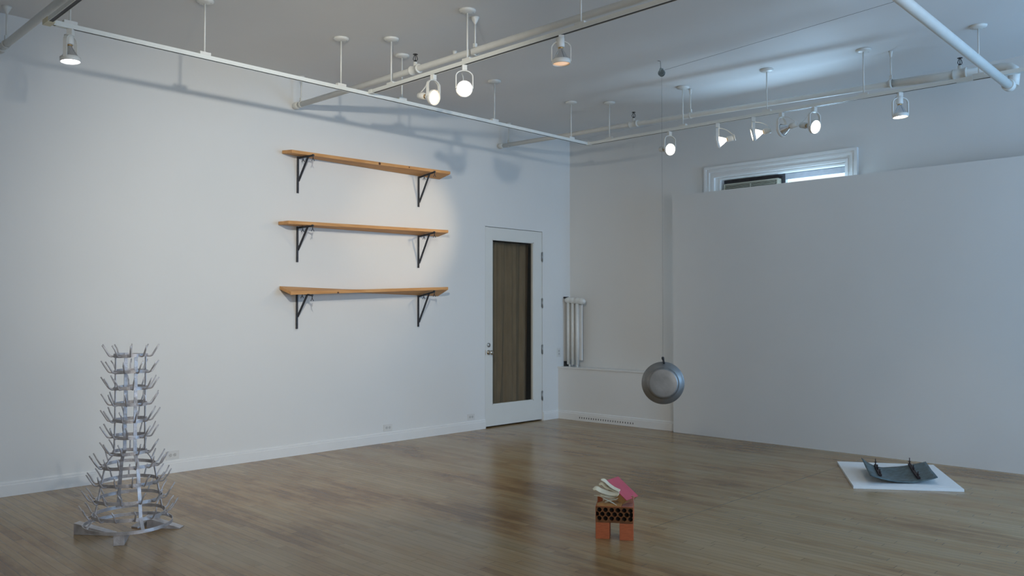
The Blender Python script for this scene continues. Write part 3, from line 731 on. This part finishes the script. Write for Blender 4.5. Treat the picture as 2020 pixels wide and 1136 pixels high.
# ------------------------------------------------------------------ hanging pan, pulley and line
PX, PY = 6.444, 4.358
pc = V((PX, PY, .775)); nrm = (V((0, 0, H)) - pc); nrm.z *= .3; nrm = (nrm.normalized() + CR * .04).normalized()
pan = thing('round_pan', pc, 'round dented aluminium pan hanging upright on a line in front of the back wall', 'pan')
m = MB(); R_ = .196
prof = [(.0005, .062), (.060, .0615), (.120, .062), (.130, .060), (.1385, .052), (.1425, .042), (.1435, .034), (.150, .030), (.170, .018), (.188, .004), (.192, .000), (R_, -.001), (R_ + .001, -.005), (R_ - .003, -.008), (.188, -.003), (.168, .012), (.140, .026), (.135, .045), (.118, .056), (.0005, .056)]
m.lathe(prof, pc - nrm * .02, nrm, 64); m.build('pan_body', 'alu_pan', pan)
m = MB(); tp = pc + UP * (R_ - .010); t0 = pc + UP * (R_ + .040)
m.tube([t0, tp + UP * .02 + nrm * .008 + CR * .004, tp - UP * .008 + nrm * .014 + CR * .010], [.011, .009, .009], 12)
m.lathe([(.006, -.011), (.013, -.008), (.015, 0), (.013, .008), (.006, .011)], t0 - UP * .006 - CR * .002, CR, 14)
m.build('hook', 'black', pan)
pu = thing('pulley', (PX - .02, PY, ZC), 'small grey pulley hooked to the ceiling above the hanging pan', 'pulley')
pcn = V((PX, PY, 3.665)); m = MB()
m.tube([pcn + V((-.005, .0, .115)) - CR * .035, pcn + V((0, 0, .112)) - CR * .012, pcn + UP * .098 - CR * .010, pcn + UP * .045 - CR * .008], .003, 8); m.build('hook', 'cable', pu)
m = MB(); m.lathe([(.003, 0), (.010, -.010), (.014, -.02), (.011, -.03), (.003, -.036)], pcn + UP * .052 - CR * .008, UP, 12); m.build('swivel', 'galv', pu)
m = MB(); ax_ = (CF + CR * .5).normalized()
for q in (-1, 1): m.lathe([(.030, -.0025), (.032, 0), (.030, .0025)], pcn + ax_ * (q * .012), ax_, 24)
m.obox(pcn + UP * .028, CR, ax_, UP, .014, .013, .014); m.build('cheek_plates', 'galv', pu)
m = MB(); m.lathe([(.026, -.008), (.022, 0), (.026, .008)], pcn, ax_, 24); m.build('wheel', 'black', pu)
ln = MB(); far = V((6.137, 1.998, 3.66)); d_ = (far - pcn)
ln.tube([t0 + UP * .013, pcn + CR * .0 - UP * .01], .0009, 6); ln.tube([pcn + UP * .022 + CR * .006, pcn + UP * .022 + d_ * 2.6], .0013, 6)
ln.v = [p for p in ln.v]
tag(ln.build('suspension_line', 'cable', origin=t0), 'thin line rising from the pan through the pulley and off along the ceiling', 'line')

# ------------------------------------------------------------------ brick and porcelain stack
BC = V((4.208, 3.218, 0)); K = .00047                     # metres per step in the local frame
_f = BC.normalized(); _r = V((_f.y, -_f.x, 0)); BF = (_f + _r * .07).normalized(); BR = V((BF.y, -BF.x, 0))
def bl(a, b, z): return BC + BR * a + BF * b + UP * z      # a right, b away, z up
s1 = MB(); s1.obox(bl(-.075, .060, .0515), BR, BF, UP, .0435, .060, .0515)
tag(s1.build('terracotta_brick', 'brick', origin=bl(-.075, .06, 0), bevel=.002), 'upright orange terracotta brick on the floor, left of the pair under the stack', 'brick', 'terracotta support bricks')
s2 = MB(); s2.obox(bl(.075, .050, .0515), BR + BF * .03, BF - BR * .03, UP, .0435, .060, .0515)
tag(s2.build('terracotta_brick', 'brick', origin=bl(.075, .05, 0), bevel=.002), 'upright orange terracotta brick on the floor, right of the pair under the stack', 'brick', 'terracotta support bricks')
hb = thing('perforated_brick', bl(0, .06, .103), 'brown brick with rows of round holes, lying across the two upright bricks', 'brick')
# perforated front: a plate with real round openings, body behind
bx0, bx1, bz0, bz1 = -.118, .118, .1035, .2035
def plate_with_holes(m, holes, r, b_front, depth):
    # strips between hole rows built as a fine grid with holes left open
    nx, nz = 118, 50; vs = {}; 
    dx = (bx1 - bx0) / nx; dz = (bz1 - bz0) / nz
    def inside(a, z): return any((a - h[0]) ** 2 + ((z - h[1]) * 1.0) ** 2 < r * r for h in holes)
    cells = [[not inside(bx0 + (i + .5) * dx, bz0 + (j + .5) * dz) for j in range(nz)] for i in range(nx)]
    vid = {}; V_ = []; F_ = []
    def g(i, j, k):
        key = (i, j, k)
        if key not in vid: vid[key] = len(V_); V_.append(bl(bx0 + i * dx, b_front + k * depth, bz0 + j * dz))
        return vid[key]
    for i in range(nx):
        for j in range(nz):
            if cells[i][j]:
                F_.append((g(i, j, 0), g(i + 1, j, 0), g(i + 1, j + 1, 0), g(i, j + 1, 0)))
                for di, dj, e in ((1, 0, ((1, 0), (1, 1))), (-1, 0, ((0, 1), (0, 0))), (0, 1, ((1, 1), (0, 1))), (0, -1, ((0, 0), (1, 0)))):
                    ii, jj = i + di, j + dj
                    if not (0 <= ii < nx and 0 <= jj < nz) or not cells[ii][jj]:
                        (p, q), (r_, s_) = e; F_.append((g(i + p, j + q, 0), g(i + p, j + q, 1), g(i + r_, j + s_, 1), g(i + r_, j + s_, 0)))
    m.add(V_, F_)
holes = [(-.0945 + c * .0392, .1035 + .0265 + (.0) ) for c in range(6)] + [(-.0945 + c * .0392, .1035 + .0800) for c in range(6)]
holes += [(-.0755 + c * .0385, .1035 + .0530) for c in range(5)] + [(-.110, .1565), (.108, .1565)]
m = MB(); plate_with_holes(m, holes, .0143, 0, .022); m.build('perforated_face', 'brick_brown', hb)
m = MB(); m.add([bl(a, b, z) for z in (bz0, bz1) for (a, b) in ((bx0, .022), (bx1, .022), (bx1, .150), (bx0, .150))], [(0, 3, 2, 1), (4, 5, 6, 7), (0, 1, 5, 4), (1, 2, 6, 5), (2, 3, 7, 6), (3, 0, 4, 7)]); m.build('brick_body', 'hole', hb)
m = MB(); m.add([bl(a, b, z) for z in (bz1 - .002, bz1 + .002) for (a, b) in ((bx0, 0.001), (bx1, 0.001), (bx1, .150), (bx0, .150))], [(0, 3, 2, 1), (4, 5, 6, 7), (0, 1, 5, 4), (1, 2, 6, 5), (2, 3, 7, 6), (3, 0, 4, 7)])
for a in (bx0, bx1): m.add([bl(a + e, b, z) for z in (bz0, bz1) for (e, b) in ((-.0008, .0), (.0008, .0), (.0008, .15), (-.0008, .15))], [(0, 3, 2, 1), (4, 5, 6, 7), (0, 1, 5, 4), (1, 2, 6, 5), (2, 3, 7, 6), (3, 0, 4, 7)])
m.build('outer_skin', 'brick', hb)
m = MB()
for k in range(12): m.obox(bl(.052 + k * .0056, .072, bz1 + .0035), BR, BF, UP, .0016, .068, .0022)
m.build('ribs', 'clay_pale', hb)
rb = thing('ribbed_brick', bl(.09, .17, bz1), 'pale pink ribbed clay block standing behind the pink slab', 'brick')
m = MB(); m.obox(bl(.088, .120, bz1 + .028), BR, BF, UP, .030, .018, .022); m.build('block', 'clay_pale', rb)
m = MB()
for k in range(9): m.obox(bl(.061 + k * .0068, .1005, bz1 + .030), BR, BF, UP, .0017, .002, .020)
m.build('ribs', 'clay_pale', rb)
m = MB(); m.obox(bl(-.098, .110, bz1 + .022), BR, BF, UP, .016, .022, .020)
tag(m.build('brick_chip', 'brick', origin=bl(-.1, .11, bz1), bevel=.004), 'small orange brick fragment at the back left of the stack', 'brick')
# pink slab leaning down to the right
pk = thing('pink_slab', bl(.05, .06, bz1), 'pink topped clay slab leaning down to the right on the brick stack', 'slab')
ux = (BR * .73 - UP * .68).normalized(); uy = (BF * .90 + BR * .42).normalized(); uz = ux.cross(uy).normalized()
if uz.z < 0: uz = -uz
Dp = bl(.078, .030, .2425)                                # lower front corner of the pink face
L1, L2, Hh = .178, .158, .050
def pkp(a, b, c): return Dp - ux * a + uy * b - uz * c
m = MB(); m.add([pkp(a, b, c) for c in (0, .006) for (a, b) in ((0, 0), (0, L2), (L1, L2), (L1, 0))], [(0, 3, 2, 1), (4, 5, 6, 7), (0, 1, 5, 4), (1, 2, 6, 5), (2, 3, 7, 6), (3, 0, 4, 7)]); m.build('pink_face', 'pink', pk, bevel=.001)
m = MB(); m.add([pkp(a, b, c) for c, sa in ((.006, 1), (Hh, .62)) for (a, b) in ((0.001, 0.001), (0.001, L2), (L1 * sa, L2), (L1 * sa, 0.001))], [(0, 3, 2, 1), (4, 5, 6, 7), (0, 1, 5, 4), (1, 2, 6, 5), (2, 3, 7, 6), (3, 0, 4, 7)]); m.build('clay_body', 'clay_tan', pk)
m = MB(); m.add([bl(a, b, z) for z, k_ in ((bz1 + .002, 1), (bz1 + .020, .2)) for (a, b) in ((-.110, .004), (.045, .004), (.045, .10), (-.110 + .06 * (1 - k_), .10))], [(0, 3, 2, 1), (4, 5, 6, 7), (0, 1, 5, 4), (1, 2, 6, 5), (2, 3, 7, 6), (3, 0, 4, 7)])
m.build('wedge_base', 'clay_tan', pk)
# curled cream leaves
def cr2(px, py): return ((px - 512) * K, bz1 + (545 - py) * K * 1.0)
def leaf(pts, b0, hw, th, label, tilt=(0, 1.0, .25), swap=None):
    P = [V((cr2(*p)[0], 0, cr2(*p)[1])) for p in pts]
    # Catmull-Rom through the points
    Q = []
    ext = [P[0] * 2 - P[1]] + P + [P[-1] * 2 - P[-2]]
    for i in range(1, len(ext) - 2):
        for k in range(6):
            t = k / 6; a_, b_, c_, d__ = ext[i - 1], ext[i], ext[i + 1], ext[i + 2]
            Q.append(.5 * ((2 * b_) + (c_ - a_) * t + (2 * a_ - 5 * b_ + 4 * c_ - d__) * t * t + (3 * b_ - a_ - 3 * c_ + d__) * t ** 3))
    Q.append(P[-1])
    n = len(Q); W = [bl(q.x, b0 + .012 * math.sin(3.0 * i / n), q.z) for i, q in enumerate(Q)]
    hws = [hw * (0.30 + 0.70 * math.sin(min(1, (i + .6) / n * 3.2) * math.pi / 2)) for i in range(n)]
    wd = [(BR * tilt[0] + BF * tilt[1] + UP * (tilt[2] * (1 - .55 * i / n))) for i in range(n)]
    m = MB(); m.ribbon(W, wd, hws, th)
    o = m.build('curled_leaf', 'cream', origin=W[0]); mod = o.modifiers.new('soft', 'SUBSURF'); mod.levels = 1; mod.render_levels = 2
    return tag(o, label, 'ceramic leaf', 'curled cream leaves on the brick stack')
leaf([(332, 186), (385, 200), (440, 252), (510, 298), (590, 328)], .004, .015, .006, 'uppermost curled cream ceramic leaf, spilling left from the pink slab', (0, .75, .8))
leaf([(305, 258), (345, 246), (395, 288), (470, 318), (572, 346)], .010, .014, .005, 'second curled cream ceramic leaf, tucked under the uppermost one', (0, .8, .7))
leaf([(228, 316), (275, 300), (340, 330), (430, 358), (520, 366), (580, 358)], -.012, .020, .006, 'widest curled cream ceramic leaf, its rounded tip furthest left', (0, .75, .8))
leaf([(322, 395), (380, 396), (450, 408), (520, 402), (560, 384)], .004, .016, .005, 'folded cream ceramic leaf in the middle of the pile', (0, .9, .8))
leaf([(238, 402), (305, 408), (350, 428), (400, 455), (470, 484), (548, 522)], .004, .010, .004, 'thin straight cream leaf slanting down to the brick at the front', (0, 1, .1))
leaf([(378, 500), (450, 476), (510, 458), (555, 444)], .030, .013, .004, 'short cream leaf curling up at the bottom of the pile', (0, 1, .3))

# ------------------------------------------------------------------ white board with the lead sheet
Q = [V((6.761, 2.741, 0)), V((7.253, 2.057, 0)), V((8.196, 2.582, 0)), V((7.750, 3.292, 0))]
m = MB(); m.prism(Q, (0, 0, .022))
tag(m.build('display_board', 'plinth', origin=Q[0], bevel=.0015), 'low white board lying on the floor under the grey metal sheet', 'board')
ls = thing('metal_sheet', (7.5, 2.62, .022), 'bent grey green lead sheet curling up at both ends on the white board', 'metal sheet')
FL_, FM, FR = V((6.90, 2.66, .0)), V((7.125, 2.475, 0)), V((7.285, 2.262, .0))
BL_, BM, BR_ = V((7.475, 2.955, 0)), V((7.70, 2.80, 0)), V((7.925, 2.560, 0))
def quad(a, b, c, t): return a * ((1 - t) * (1 - 2 * t)) + b * (4 * t * (1 - t)) + c * (t * (2 * t - 1))
def sheet_pt(u, v):
    a_ = quad(FL_, FM, FR, u); b_ = quad(BL_, BM, BR_, u); p = a_.lerp(b_, v)
    zl = .030 + .062 * max(0, (.42 - u) / .42) ** 1.6 * (1 + .5 * v) + .042 * max(0, (u - .62) / .38) ** 1.5 * (1 + .25 * v)
    zl += .014 * (1 - v) ** 2 * 0 + .004 * math.sin(7 * u + 3 * v) + .010 * (1 - 2 * abs(v - .5)) * -1 + .010
    p.z = max(zl, .0285); return p
rows = [[sheet_pt(i / 24, j / 12) for i in range(25)] for j in range(13)]
m = MB(); m.grid(rows, .0055); m.sm = [True] * len(m.f); m.build('sheet', 'lead', ls)
def cbar(u0, u1, label):
    o = thing('screw_clamp_bar', sheet_pt(u0, .5), label, 'clamp', 'iron clamp bars on the metal sheet')
    m = MB(); pts = [sheet_pt(u0 + (u1 - u0) * t, .13 + .84 * (1 - t)) + UP * .010 for t in (0, .25, .5, .75, 1)]
    m.ribbon(pts, CR, .012, .016); m.build('bar', 'rust', o)
    for q, h in ((0.02, .060), (.45, .050), (.92, .048)):
        p = pts[0].lerp(pts[-1], q); p = V((p.x, p.y, sheet_pt(u0 + (u1 - u0) * q, .13 + .84 * (1 - q)).z + .01))
        m = MB(); m.tube([p, p + UP * h], [.006, .0035], 8); m.tube([p + UP * (h * .45) - CR * .012, p + UP * (h * .45) + CR * .012], .003, 6); m.build('screw', 'rust', o)
cbar(.27, .18, 'rusty iron clamp bar across the left part of the metal sheet')
cbar(.79, .755, 'rusty iron clamp bar across the right part of the metal sheet')
